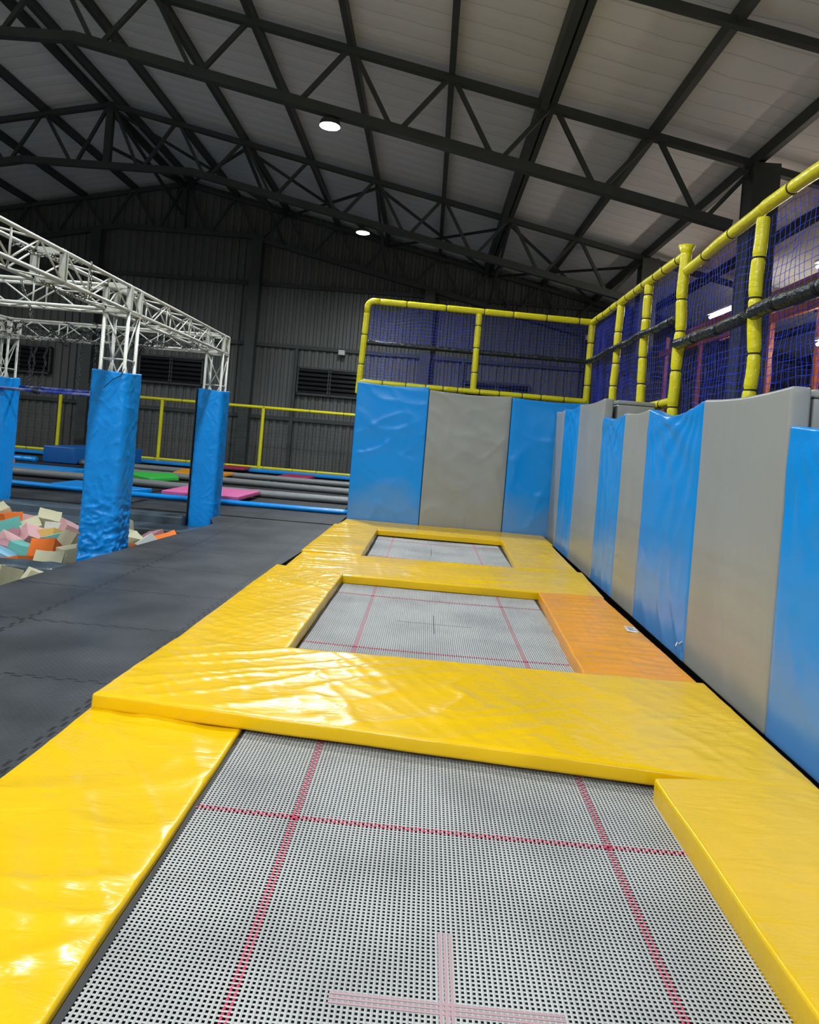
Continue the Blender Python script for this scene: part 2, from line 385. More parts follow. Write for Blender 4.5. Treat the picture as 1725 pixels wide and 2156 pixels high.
# ---- roof trusses
def truss(Y, label):
    t = thing('roof_truss', (RX, Y, RZ), label, 'roof truss', 'steel trusses under the roof')
    xr, xl = (XR - 0.1), (XL + 0.1)
    for xe in (xl, xr):
        MB().beam((RX, Y, RZ), (xe, Y, roofz(xe)), 0.12, 0.13, up=(0, 1, 0)).build('top_chord', STL, t)
    dep = 1.06; flat_h = 2.1; zb = roofz(RX + flat_h) - dep
    MB().beam((RX - flat_h, Y, zb), (RX + flat_h, Y, zb), 0.13, 0.16).build('bottom_chord', STL, t)
    for s in (-1, 1):
        xe = RX + s * 12.95
        xa = RX + s * flat_h
        MB().beam((xa, Y, zb), (xe, Y, roofz(xe) - dep), 0.16, 0.16).build('bottom_chord', STL, t)
        for k in range(0, 8):
            x0 = RX + s * 1.665 * k; x1 = RX + s * 1.665 * (k + 0.5); x2 = RX + s * 1.665 * (k + 1)
            zbm = zb if abs(x1 - RX) < flat_h else roofz(x1) - dep
            if abs(x1 - RX) > 12.95: break
            MB().beam((x0 + s * .05, Y, roofz(x0)), (x1 - s * .06, Y, zbm), 0.07, 0.07).build('web_brace', STL, t)
            MB().beam((x2 - s * .05, Y, roofz(x2)), (x1 + s * .06, Y, zbm), 0.07, 0.07).build('web_brace', STL, t)
    MB().beam((RX, Y, RZ), (RX, Y, zb), 0.16, 0.16).build('king_post', STL, t)
    return t
truss(11.5, 'dark steel roof truss nearest the camera, crossing above the trampolines, a lamp under it')
truss(17.3, 'middle dark steel roof truss, between the near truss and the corrugated end wall')
truss(22.72, 'dark steel truss lying against the corrugated end wall')
# columns
def column(x, y, z, wd, label, grp):
    t = thing('steel_column', (x, y, BASE), label, 'column', grp)
    h = wd / 2; f = 0.025
    MB().box((x - h + .01, y - h + f, BASE), (x + h - .01, y + h - f, z)).build('web', STL, t)
    for s in (-1, 1):
        pass
    MB().box((x - h, y - h, BASE), (x + h, y - h + f, z)).build('flange', STL, t)
    MB().box((x - h, y + h - f, BASE), (x + h, y + h, z)).build('flange', STL, t)
    return t
column(4.96, 11.5, roofz(4.96), 0.42, 'dark steel column under the near roof truss, behind the right-hand blue net', 'columns along the right side')
column(4.96, 17.3, roofz(4.96), 0.40, 'dark steel column under the middle roof truss, behind the yellow net posts', 'columns along the right side')
for x, lab in ((-11.1, 'dark column on the end wall left of the ridge, above the foam pit'), (-5.9, 'dark column on the end wall between the two louvred windows'),
               (-0.3, 'dark column on the end wall seen through the back blue net'), (4.9, 'dark column on the end wall at the right corner behind the nets')):
    column(x, 22.62, (roofz(x) - 1.1), 0.32, lab, 'columns of the end wall')
# sway bracing between middle truss and end wall
for x, lab in ((RX + 1.665 * 2, 'left of the lamps'), (RX + 1.665 * 4.0, 'above the far lamp'), (RX + 1.665 * 6, 'by the doubled purlin'), (RX, 'under the ridge')):
    t = thing('sway_brace', (x, 17.3, roofz(x)), 'crossed dark steel sway brace between middle truss and end wall, ' + lab, 'brace', 'sway braces')
    zt = roofz(x) - 0.06; zbm = roofz(x) - 1.0
    MB().beam((x, 17.4, zbm), (x, 22.6, zt), 0.07, 0.07).build('diagonal', STL, t)
    MB().beam((x, 17.4, zt), (x, 22.6, zbm), 0.07, 0.07).build('diagonal', STL, t)
for i, (xa, xb, lab) in enumerate([(-1.76, 1.57, 'over the back net'), (1.57, 4.9, 'in the right corner'), (-5.09, -1.76, 'above the far lamp'), (-8.42, -5.09, 'beside the ridge')]):
    t = thing('roof_brace', (xa, 17.3, roofz(xa)), 'thin crossed dark wind brace under the far roof bay, ' + lab, 'brace', 'wind braces of the far roof bay')
    MB().beam((xa, 17.4, roofz(xa) - .08), (xb, 22.6, roofz(xb) - .08), 0.06, 0.06).build('diagonal', STL, t)
    MB().beam((xb, 17.4, roofz(xb) - .14), (xa, 22.6, roofz(xa) - .14), 0.06, 0.06).build('diagonal', STL, t)

# ---- high-bay lamps
def lamp(x, y, label, zz=None):
    z = zz if zz else roofz(x) - 1.06 - 0.24
    t = thing('high_bay_lamp', (x, y, z), label, 'lamp', 'round high-bay lamps')
    h = MB(); prof = [(0.165, 0.0), (0.17, 0.03), (0.15, 0.09), (0.08, 0.12), (0.04, 0.14)]
    pts = [(x, y, z + q) for _, q in prof]; h.path(pts, [p for p, _ in prof], 24, cap=False)
    h.add([(x + 0.04 * math.cos(2 * PI * k / 24), y + 0.04 * math.sin(2 * PI * k / 24), z + 0.14) for k in range(24)], [tuple(range(24))])
    ho = h.build('housing', STL, t, smooth=True)
    d = MB(); d.add([(x + 0.155 * math.cos(2 * PI * k / 32), y + 0.155 * math.sin(2 * PI * k / 32), z + 0.012) for k in range(32)], [tuple(reversed(range(32)))])
    d.build('lamp_face', LMP, t)
    MB().tube((x, y, z + 0.13), (x, y, z + 0.26), 0.012).build('hook', STL, t)
labs = ['bright round lamp hanging under the near roof truss', 'bright round lamp under the middle roof truss, near the end wall'] + \
       ['round lamp out of view above the near trampoline', 'round lamp above the camera', 'round lamp behind the camera', 'round lamp over the far left court',
        'round lamp over the left of the foam pit', 'added unseen round lamp behind the camera to the left, to brighten the roof', 'added unseen round lamp behind the camera to the right, to brighten the roof', 'added unseen round lamp behind the camera at the far left, to brighten the roof', 'added unseen round lamp by the wall behind the camera, to the right, brightening the roof', 'added unseen round lamp by the wall behind the camera, to the left, brightening the roof']
for (x, y), l in zip(LAMPS, labs): lamp(x, y, l)

# ---- right hall: tube lights and orange rack
for p0, p1, l in (((6.5, 17.24, 4.78), (6.5, 15.4, 4.74), 'long tube light seen through the right net between two yellow posts'),
                  ((6.5, 12.54, 4.84), (6.5, 11.1, 4.84), 'upper tube light at the right edge behind the net'),
                  ((6.5, 12.33, 3.46), (6.5, 11.0, 3.46), 'lower tube light at the right edge behind the net')):
    t = thing('tube_light', p0, l, 'tube light', 'tube lights of the right hall')
    MB().path([p0, p1], 0.032, 10).build('tube', TUB, t)
    MB().beam((p0[0], p0[1], p0[2] + 0.08), (p1[0], p1[1], p1[2] + 0.08), 0.12, 0.05).build('batten', WHT, t)
t = thing('orange_rack', (6.0, 11.0, 0), 'orange steel storage rack in the right hall behind the blue net', 'rack')
for (ya, za), (yb, zb) in (((17.6, 4.36), (6.0, 4.40)), ((19.2, 4.08), (6.0, 3.86))):
    r_ = MB(); r_.beam((6.0, ya, za), (6.0, yb, zb), 0.06, 0.15); r_.beam((6.03, ya, za + 0.07), (6.03, yb, zb + 0.07), 0.1, 0.02); r_.build('rack_beam', RCK, t)
for y in (18.9, 13.15, 8.0):
    p_ = MB(); p_.box((6.04, y - 0.05, 0), (6.12, y + 0.05, 4.5)); p_.build('upright', RCK, t)
    MB().box((6.9, y - 0.05, 0), (6.98, y + 0.05, 4.5)).build('upright', RCK, t)
MB().beam((6.94, 17.6, 4.36), (6.94, 6.0, 4.4), 0.06, 0.12).build('rack_beam', RCK, t)
for x_, l in ((9.6, 'far'),):
    t = thing('mezzanine_beam', (9.0, 12, 2.4), 'long dark steel rail across the right hall behind the net', 'rail')
    MB().beam((9, 4, 2.35), (9, 22.5, 2.35), 0.1, 0.12).build('rail', STL, t)
    MB().beam((9, 4, 1.5), (9, 22.5, 1.5), 0.08, 0.08).build('rail', STL, t)
    for y in (6, 11, 16, 21): MB().box((8.95, y - .05, 0), (9.05, y + .05, 2.35)).build('post', STL, t)
tag(MB().box((-3.06, 22.6, 3.78), (-2.86, 22.84, 3.93)).build('junction_box', WHT), 'small pale junction box on the end wall rail above the louvred window', 'junction box')
tag(MB().box((4.66, 22.30, 4.83), (4.80, 22.45, 4.98)).build('security_camera', WHT), 'small white camera on the end wall column in the right corner', 'camera')

# ================================================================ TRAMPOLINES
def trampoline(y0, y1, cy, dl, cross, label, seed):
    x0, x1 = -0.665, 1.02
    t = thing('trampoline', (0.18, cy, BASE), label, 'trampoline', 'trampolines in the yellow padded run')
    P = 0.01345; z = -0.02
    redx = (-0.335, 0.695); redy = [cy - dl, cy + dl]
    def sag(x, y):
        u = (x - 0.18) / 0.85; v = (y - cy) / 1.35
        return -0.012 * max(0, 1 - u * u) * max(0, 1 - v * v)
    nx = int((x1 - x0) / P); ny = int((y1 - y0) / P)
    warp = MB(); weft = MB(); rl = MB()
    for i in range(nx + 1):
        x = x0 + i * P; hw = 0.0033
        red = any(i - int((rx - x0) / P) in (0, 1) for rx in redx)
        tgt = rl if red else warp
        K = 2 * ny if red else 14
        n0 = len(tgt.v)
        for k in range(K + 1):
            y = y0 + (y1 - y0) * k / K
            zz = z + sag(x, y) + 0.0012
            if red and (k // 2 + i) % 2: zz -= 0.0030
            tgt.v += [(x - hw, y, zz - 0.0006), (x, y, zz + 0.0006), (x + hw, y, zz - 0.0006)]
        for k in range(K):
            a = n0 + 3 * k
            tgt.f += [(a, a + 1, a + 4, a + 3), (a + 1, a + 2, a + 5, a + 4)]
    for j in range(ny + 1):
        y = y0 + j * P; hw = 0.0031
        red = any(j - int((ry - y0) / P) in (0, 1) for ry in redy)
        tgt = rl if red else weft
        K = 2 * nx if red else 10; n0 = len(tgt.v)
        for k in range(K + 1):
            x = x0 + (x1 - x0) * k / K
            zz = z + sag(x, y)
            if red and (k // 2 + j) % 2: zz += 0.0030
            tgt.v += [(x, y - hw, zz - 0.0006), (x, y, zz + 0.0006), (x, y + hw, zz - 0.0006)]
        for k in range(K):
            a = n0 + 3 * k
            tgt.f += [(a + 3, a + 4, a + 1, a), (a + 4, a + 5, a + 2, a + 1)]
    warp.v += []; n0 = len(warp.v); warp.v += weft.v; warp.f += [tuple(i + n0 for i in f) for f in weft.f]
    warp.build('jumping_bed', BAND, t, smooth=False)
    rl.build('stitched_line', RED, t)
    cm = MB(); mtl = RED2 if cross == 'red' else DRK
    wd = 0.011 if cross == 'red' else 0.005
    for off in (-P, 0, P) if cross == 'red' else (0,):
        for a, b in (((0.15 + off, cy - 0.25), (0.15 + off, cy + 0.25)), ((0.15 - 0.27, cy + off), (0.15 + 0.27, cy + off))):
            K = 8; n0 = len(cm.v)
            vert = a[0] == b[0]
            for k in range(K + 1):
                x = a[0] + (b[0] - a[0]) * k / K; y = a[1] + (b[1] - a[1]) * k / K
                zz = z + sag(x, y) + 0.0026
                h = 0.0035
                cm.v += ([(x - h, y, zz), (x + h, y, zz)] if vert else [(x, y + h, zz), (x, y - h, zz)])
            for k in range(K):
                q = n0 + 2 * k; cm.f.append((q, q + 1, q + 3, q + 2))
    cm.build('centre_cross', mtl, t)
    fr = MB()
    for a, b in (((-1.25, y0 - .25), (1.58, y0 - .25)), ((-1.25, y1 + .25), (1.58, y1 + .25)), ((-1.25, y0 - .25), (-1.25, y1 + .25)), ((1.58, y0 - .25), (1.58, y1 + .25))):
        fr.beam((a[0], a[1], -0.06), (b[0], b[1], -0.06), 0.07, 0.07)
    fr.build('frame', BLK, t)
    for a in ((-1.25, y0 - .25), (1.58, y0 - .25), (1.58, y1 + .25), (-1.25, y1 + .25)):
        MB().box((a[0] - .03, a[1] - .03, BASE), (a[0] + .03, a[1] + .03, -0.09)).build('leg', BLK, t)
    bd = MB()
    for a, b in (((x0 - .02, y0), (x0 - .02, y1)), ((x1 + .02, y0), (x1 + .02, y1)), ((x0 - .03, y1 + .015), (x1 + .03, y1 + .015)), ((x0 - .03, y0 - .015), (x1 + .03, y0 - .015))):
        bd.beam((a[0], a[1], z), (b[0], b[1], z), 0.05, 0.004)
    bd.build('bed_border', BLK, t)
    sp = MB()
    for s, xa, xb in ((0, x0 - .04, -1.22), (1, x1 + .04, 1.55)):
        k = y0 + 0.05
        while k < y1:
            sp.tube((xa, k, z - 0.005), (xb, k, -0.05), 0.011, 6); k += 0.09
    sp.build('springs', BLK, t)['kind'] = 'stuff'
trampoline(0.34, 3.05, 1.62, 0.725, 'red', 'nearest trampoline with a grey woven bed and faded red centre cross', 1)
trampoline(3.80, 6.28, 5.03, 0.71, 'dark', 'middle trampoline with a grey woven bed, beside the orange pad', 2)
trampoline(7.10, 9.52, 8.31, 0.64, 'dark', 'farthest trampoline with a grey woven bed, in front of the back wall pads', 3)

# ---- pads round the beds
G = 'yellow vinyl pads round the trampolines'
def ypad(cs, z, th, label, seed, m=YEL, amp=0.010, fa=1.2, fb=7, ang=0.2, r=0.012, crease=0.9, edge=0.005, name='trampoline_pad', cat='pad', res=0.018, g=G):
    o = cushion(name, [(x, y, z) for x, y in cs], (0, 0, 1), th, m, r=r, res=res, disp=wrinkle(seed, amp, fa, fb, crease, ang), edge=edge, seed=seed)
    return tag(o, label, cat, g)
ypad([(-1.36, 0.1), (-0.69, 0.1), (-0.67, 3.06), (-1.34, 3.12)], -0.068, 0.070, 'long yellow pad at the left side of the nearest trampoline', 11, ang=0.5, fb=3.2, amp=.016)
ypad([(0.97, 0.1), (1.56, 0.1), (1.575, 2.80), (0.95, 2.70)], -0.035, 0.10, 'long yellow pad at the right side of the nearest trampoline', 12, amp=0.007, crease=0.4, fb=3)
ypad([(-1.335, 2.99), (1.585, 2.70), (1.61, 3.92), (-1.29, 3.87)], 0.0, 0.068, 'broad yellow pad across the gap between nearest and middle trampolines', 13, ang=0.6, fa=1.2, fb=6, amp=.011, r=0.016)
ypad([(-1.295, 3.86), (-0.67, 3.85), (-0.63, 6.14), (-1.25, 6.30)], -0.02, 0.078, 'yellow pad at the left side of the middle trampoline', 14, ang=-0.5, fa=0.8, fb=9, amp=.009)
ypad([(0.95, 3.88), (1.58, 3.90), (1.585, 6.12), (1.04, 6.04)], -0.03, 0.092, 'orange pad with a white tag at the right side of the middle trampoline', 15, m=ORG, fb=9, ang=0.05, g=None)
ypad([(-1.17, 6.10), (1.61, 6.10), (1.68, 7.30), (-1.16, 7.16)], -0.02, 0.072, 'yellow pad across the gap between middle and farthest trampolines', 16, fa=0.8, fb=9, ang=0.15, amp=.010)
ypad([(-1.17, 7.12), (-0.56, 7.10), (-0.55, 9.30), (-1.14, 9.40)], -0.01, 0.08, 'yellow pad at the left side of the farthest trampoline', 17, ang=0.3, fb=6)
ypad([(1.00, 7.20), (1.63, 7.26), (1.70, 9.40), (1.06, 9.30)], -0.02, 0.078, 'yellow pad at the right side of the farthest trampoline', 18, ang=0.3, fb=6)
ypad([(-1.12, 9.22), (1.72, 9.22), (1.74, 10.14), (-1.06, 10.14)], -0.01, 0.07, 'yellow pad along the foot of the back wall pads', 19, ang=0.1, fb=6)
tg = cushion('care_tag', [(1.475, 4.93, 0.066), (1.545, 4.91, 0.066), (1.56, 5.05, 0.066), (1.49, 5.07, 0.066)], (0, 0, 1), 0.004, WHT, r=0.0015, res=0.03)
tag(tg, 'small white care tag lying on the outer edge of the orange pad', 'tag')
for k in range(4):
    MB().box((1.495, 4.955 + k * .025, 0.0705), (1.54 - .01 * (k % 2), 4.963 + k * .025, 0.0712)).build('print_line', SLT, tg)

# ---- right-hand padded wall
def wx(y): return 1.655 + 0.0135 * y
body = MB().box((1.90, -2.0, BASE), (2.62, 10.2, 1.36)); body.box((-0.98, 10.29, BASE), (2.62, 11.05, 1.84))
body.build('wall_platform', BLK, kind='structure').name = 'wall_padded'
BPR = [(-0.5, 1.0, 'g', 1.47, 'grey wall pad nearest the camera on the right wall'),
       (1.0, 2.25, 'g', 1.47, 'second grey wall pad beside the nearest trampoline'),
       (2.25, 3.42, 'b', 1.47, 'nearest blue wall pad, at the right edge of the picture'),
       (3.42, 4.54, 'g', 1.66, 'widest-looking grey wall pad, topped by a grey foam block'),
       (4.54, 5.70, 'b', 1.655, 'glossy blue wall pad with sagging top, beside the orange pad'),
       (5.70, 6.42, 'g', 1.655, 'narrow grey wall pad left of the glossy sagging blue pad'),
       (6.42, 7.27, 'b', 1.65, 'blue wall pad just in front of the raised grey block'),
       (7.27, 8.50, 'g', 1.84, 'tall grey wall pad under the far raised grey block'),
       (8.50, 9.48, 'b', 1.84, 'narrow tall blue wall pad near the far end of the right wall'),
       (9.48, 10.16, 'g', 1.83, 'farthest grey wall pad of the right wall, touching the back wall')]
for i, (ya, yb, c, zt, lab) in enumerate(BPR):
    th = 0.10
    bx = 0.10
    dr = (0.075 if c == 'b' and i in (4,) else 0.035 if c == 'b' else 0.02)
    def td(u, v, dr=dr): return dr * math.sin(PI * u) * max(0, (v - 0.85) / 0.15) ** 1.5
    cs = [(wx(yb) + bx, yb - .003, -0.01), (wx(ya) + bx, ya + .003, -0.01), (wx(ya) + bx, ya + .003, zt), (wx(yb) + bx, yb - .003, zt)]
    dsp = wrinkle(40 + i, 0.016 if c == 'b' else 0.009, 2.4, 1.0, 0.6 if c == 'b' else 0.3, 0.25 if i % 2 else -0.2, soft=0.9)
    def dsp2(a, b, d=dsp, L=yb - ya, zt=zt, c=c):
        # cloth pulls up to the two top corners
        e = 0
        if c == 'b':
            vv = max(0, (b - (zt - 0.75)) / 0.75)
            for s, ca in ((1, 0.0), (-1, L)):
                an = math.atan2(abs(a - ca), max(zt + 0.15 - b, 0.02))
                e += 0.007 * vv * math.sin(an * 22 + 1.5 * s)
        return d(a, b) + e
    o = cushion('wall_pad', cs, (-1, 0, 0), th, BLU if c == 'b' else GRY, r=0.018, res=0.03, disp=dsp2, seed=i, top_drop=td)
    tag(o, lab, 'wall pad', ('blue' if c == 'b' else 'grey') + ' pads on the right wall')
def block(x0, y0, x1, y1, z0, z1, lab):
    t = thing('foam_block', ((x0 + x1) / 2, (y0 + y1) / 2, z0), lab, 'foam block', 'grey foam blocks on top of the right wall')
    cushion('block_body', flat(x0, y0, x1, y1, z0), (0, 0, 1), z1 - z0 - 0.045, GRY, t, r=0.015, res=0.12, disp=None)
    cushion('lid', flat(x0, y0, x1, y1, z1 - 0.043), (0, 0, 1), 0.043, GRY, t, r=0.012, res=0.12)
block(wx(10.15) + 0.105, 7.30, 2.28, 10.15, 1.37, 1.835, 'grey foam block on top of the far tall pads of the right wall')
block(wx(4.6) + 0.105, 3.45, 2.28, 4.6, 1.37, 1.655, 'grey foam block on the right wall at the right edge of the picture')
tag(MB().path([(1.66, 4.52, 0.10), (1.68, 4.55, 0.115), (1.69, 4.56, 0.10), (1.72, 4.57, 0.12)], 0.005, 6).build('cord_end', WHT, smooth=True), 'short white cord end poking out at the foot of the wide grey wall pad', 'cord')

# ---- back padded wall
for i, (xa, xb, c, zt, lab) in enumerate([(-1.07, -0.03, 'b', 2.03, 'blue pad at the left end of the back wall'), (-0.03, 1.155, 'g', 1.99, 'grey pad in the middle of the back wall'),
                                      (1.155, 2.30, 'b', 1.98, 'blue pad at the right of the back wall, partly behind the right wall')]):
    def td(u, v): return 0.025 * math.sin(PI * u) * max(0, (v - 0.85) / 0.15) ** 1.5
    dsp = wrinkle(70 + i, 0.026, 1.6, 1.2, 0.55, 0.6, soft=1.3)
    def dsp2(a, b, d=dsp, L=xb - xa):
        u = (a / L - 0.5); e = 0
        for k in range(4):   # hanging swags
            yy = 1.65 - 0.32 * k + 1.1 * u * u
            e += 0.011 * max(0, 0.35 + 1.6 * nz(a * 1.7, k * 3.1, 5.5 + L)) * math.exp(-((b - yy - 0.25 * nz(a * 1.2, k * 2.0, L)) / 0.045) ** 2) * (1 - 2.5 * u * u)
        return d(a, b) + e
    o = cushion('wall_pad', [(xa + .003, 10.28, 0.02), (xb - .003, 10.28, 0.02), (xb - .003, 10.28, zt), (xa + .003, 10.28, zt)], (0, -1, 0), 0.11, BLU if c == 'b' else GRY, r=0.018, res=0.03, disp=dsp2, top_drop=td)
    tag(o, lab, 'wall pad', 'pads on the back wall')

# ================================================================ NET FRAMES
def foam_tube(p0, p1, r, name, parent, m=YFM, seg=0.36, seed=0, ties=True, wob=0.0):
    p0 = Vector(p0); p1 = Vector(p1); L = (p1 - p0).length; d = (p1 - p0) / L
    rnd = random.Random(seed); joints = []; s = 0
    while True:
        s += seg * rnd.uniform(0.75, 1.3)
        if s > L - 0.1: break
        joints.append(s)
    n = max(4, int(L / 0.02)); pts = []; rs = []
    side = d.cross(Vector((0.3, 0.5, 0.8))).normalized()
    for k in range(n + 1):
        s = L * k / n; q = min([abs(s - j) for j in joints] + [s + 0.012, L - s + 0.012])
        rr = r * (1 - 0.22 * math.exp(-(q / 0.014) ** 2)) * (1 + 0.05 * nz(s * 5, seed, 0.3))
        pts.append(p0 + d * s + side * wob * nz(s * 2, seed, 1.7)); rs.append(rr)
    o = MB().path(pts, rs, 14).build(name, m, parent, smooth=True)
    if ties:
        for j in joints:
            c = p0 + d * j + side * wob * nz(j * 2, seed, 1.7)
            a = d.cross(Vector((0, 0, 1)) if abs(d.z) < 0.9 else Vector((1, 0, 0))).normalized(); b = d.cross(a)
            ring = MB().path([c + (a * math.cos(2 * PI * k / 14) + b * math.sin(2 * PI * k / 14)) * (r * 0.90) for k in range(14)], 0.006, 5, closed=True)
            ring.build('cable_tie', TIE, o, smooth=True)
    return o
R = 0.048
NY, NX = 10.95, 2.36
t = thing('padded_net_frame', (-1.1, NY, 1.9), 'yellow foam-padded net frame on top of the back wall pads', 'net frame', 'yellow padded net frames')
# rounded top-left corner
pts = [(-1.09, NY, 3.15)] + [(-1.09 + 0.10 - 0.10 * math.cos(a), NY, 3.24 + 0.10 * math.sin(a)) for a in [PI / 2 * k / 6 for k in range(7)]] + [(-0.9, NY, 3.338)]
MB().path(pts, R, 14).build('corner_elbow', YFM, t, smooth=True)
foam_tube((-0.9, NY, 3.338), (NX, NY, 3.275), R, 'top_rail', t, seed=1, seg=0.5)
foam_tube((-1.13, NY, 1.9), (-1.09, NY, 3.16), R, 'post', t, seed=2)
foam_tube((0.63, NY, 2.05), (0.63, NY, 3.27), R, 'post', t, seed=3)
foam_tube((NX, NY, 1.7), (NX, NY, 3.24), R, 'post', t, seed=4)
foam_tube((-1.10, NY + .02, 2.70), (NX, NY + .02, 2.67), 0.04, 'middle_rail', t, m=BLV, seed=5, seg=0.5)
foam_tube((-1.12, NY - .02, 2.09), (NX, NY - .02, 2.06), 0.042, 'bottom_rail', t, seed=6, seg=0.3)
t = thing('padded_net_frame', (NX, 9.0, 1.8), 'yellow foam-padded net frame along the far half of the right wall', 'net frame', 'yellow padded net frames')
foam_tube((NX, NY - .06, 3.27), (NX, 7.03, 3.27), R, 'top_rail', t, seed=7, seg=0.4, wob=.01)
foam_tube((NX, 9.35, 1.4), (NX, 9.35, 3.23), R, 'post', t, seed=8, wob=.02)
foam_tube((NX, 8.14, 1.4), (NX, 8.14, 3.23), R, 'post', t, seed=9, wob=.02)
foam_tube((NX, 7.00, 1.4), (NX, 7.00, 3.30), R * 1.08, 'post', t, seed=10, wob=.03)
MB().path([(NX, 7.0, 3.24), (NX, 7.0, 3.30), (NX, 7.0, 3.36)], [R * .9, R * 1.15, R * 1.65], 14).build('sleeve_end', YFM, t, smooth=True)
foam_tube((NX - .03, NY - .05, 2.66), (NX - .03, 7.06, 2.655), 0.042, 'middle_rail', t, m=BLV, seed=11, seg=0.3, wob=.02)
foam_tube((NX, 7.0, 1.84), (NX, 8.0, 1.82), R, 'bottom_rail', t, seed=12)
RA, RB, RC, RD = 2.39, 2.385, 2.39, 2.43
t = thing('padded_net_frame', (NX, 5.0, 1.8), 'yellow foam-padded net frame nearest the camera along the right wall', 'net frame', 'yellow padded net frames')
foam_tube((NX, 6.93, 3.10), (NX, 5.37, 3.20), R, 'top_rail', t, seed=13, seg=0.5, wob=.01)
foam_tube((NX, 5.37, 3.20), (NX, 2.0, 3.20), R, 'top_rail', t, seed=14, seg=0.5, wob=.01)
foam_tube((NX, 5.37, 1.37), (NX, 5.37, 3.12), R * 1.02, 'post', t, seed=15, wob=.03)
foam_tube((NX, 3.70, 1.37), (NX, 3.70, 3.12), R * 1.02, 'post', t, seed=16, wob=.03)
foam_tube((NX - .04, 6.95, RA), (NX - .04, 5.42, RB), 0.052, 'middle_rail', t, m=BLV, seed=17, seg=0.45, wob=.02)
foam_tube((NX - .04, 5.32, RC), (NX - .04, 3.0, RD), 0.056, 'middle_rail', t, m=BLV, seed=18, seg=0.45, wob=.02)
foam_tube((NX, 6.9, 1.5), (NX, 5.4, 1.5), 0.042, 'bottom_rail', t, seed=19)

def net(p0, eu, ev, nu, nv, label, grp, m=NET, r=0.0019, sag=0.02, seed=0, nrm=(0, 1, 0), hang=None):
    p0 = Vector(p0); eu = Vector(eu); ev = Vector(ev); nrm = Vector(nrm)
    eul = eu.length; evl = ev.length
    G_ = {}
    for i in range(nu + 1):
        for j in range(nv + 1):
            u, v = i / nu, j / nv
            a, b = u * eul, v * evl
            p = p0 + eu * (u + 0.010 * nz(a * 5, b * 5, seed) + 0.02 * nz(a * 1.2, b * 1.2, seed + 3) * 0) + ev * (v + 0.014 * nz(a * 5, b * 5, seed + 5))
            p += ev.normalized() * (0.03 * nz(a * 1.6, b * 2, seed + 7)) + eu.normalized() * (0.025 * nz(a * 1.6, b * 2, seed + 11))
            p += nrm * (0.03 * nz(a * 2, b * 2, seed + 15))
            if hang: p += Vector((0, 0, -hang(u, v)))
            G_[i, j] = p
    mb = MB()
    for i in range(nu + 1): mb.path([G_[i, j] for j in range(nv + 1)], r, 3, cap=False)
    for j in range(nv + 1): mb.path([G_[i, j] for i in range(nu + 1)], r, 3, cap=False)
    return tag(mb.build('safety_net', m, smooth=True), label, 'net', grp)
GN = 'blue knotted safety nets'
net((-1.05, NY, 2.72), (1.64, 0, 0), (0, 0, 0.56), 33, 11, 'upper left blue net panel of the back frame, above the black rail', GN, seed=1, r=0.0024, hang=lambda u, v: 0.05 * v * (0.6 + math.sin(u * 9)))
net((-1.07, NY, 2.12), (1.66, 0, 0), (0, 0, 0.46), 33, 10, 'lower left blue net panel of the back frame, under the black rail', GN, seed=2, r=0.0024)
net((0.67, NY, 2.72), (1.66, 0, 0), (0, 0, 0.54), 33, 11, 'upper right blue net panel of the back frame, above the black rail', GN, seed=3, r=0.0016)
net((0.67, NY, 2.12), (1.66, 0, 0), (0, 0, 0.50), 33, 10, 'lower right blue net panel of the back frame, under the black rail', GN, seed=4, r=0.0018)
net((NX + .05, NY - .05, 1.86), (0, -3.9, 0), (0, 0, 1.38), 66, 24, 'blue net hung in the far half of the right-hand frame', GN, seed=5, nrm=(1, 0, 0))
net((NX + .05, 6.93, 1.40), (0, -4.6, 0), (0, 0, 1.72), 64, 26, 'blue net hung in the near half of the right-hand frame', GN, seed=6, nrm=(1, 0, 0), r=0.0024)
net((NX + 1.6, 10.9, 1.2), (0, -4.5, 0), (0, 0, 2.0), 60, 26, 'second blue net further right, behind the right-hand frame', GN, seed=8, nrm=(1, 0, 0), r=0.002)

# ================================================================ LEFT: PIT, RIG, COURT
# pit cushions
MB().box((-8.0, 3.0, BASE), (-2.95, 8.98, -0.61)).build('floor', BLK, kind='structure')
def cush_x(x0, x1, y0, y1, z0, z1, m, lab, cat, seed, name='pit_cushion', grp=None, r=0.04, amp=0.012):
    return tag(cushion(name, flat(x0, y0, x1, y1, z0), (0, 0, 1), z1 - z0, m, r=min(r, (z1 - z0) * .45), res=0.06, disp=wrinkle(seed, amp, 2, 4, 0.5), edge=0.012, seed=seed), lab, cat, grp)
cush_x(-5.75, -3.18, 9.47, 9.76, BASE, -0.01, SLT, 'upper slate vinyl cushion along the far edge of the foam pit', 'cushion', 81)
cush_x(-7.6, -2.82, 9.0, 9.46, -0.36, -0.13, SLT, 'lower slate vinyl cushion ledge along the far edge of the foam pit', 'cushion', 82)
cl = MB(); cl.path([(-6.5 + 3.56 * k / 40, 6.36 + 0.01 * math.sin(k), -0.20 - 0.004 * math.sin(k * 1.7)) for k in range(41)], [0.085 * (1 + 0.04 * math.sin(k * 2.3)) for k in range(41)], 16)
tag(cl.build('padded_roll', SLT, smooth=True), 'slate padded roll across the foam pit in front of the cubes', 'padded roll')
MB().box((-7.6, 9.0, BASE), (-2.85, 9.47, -0.37)).build('trim_1', BLK, kind='structure')

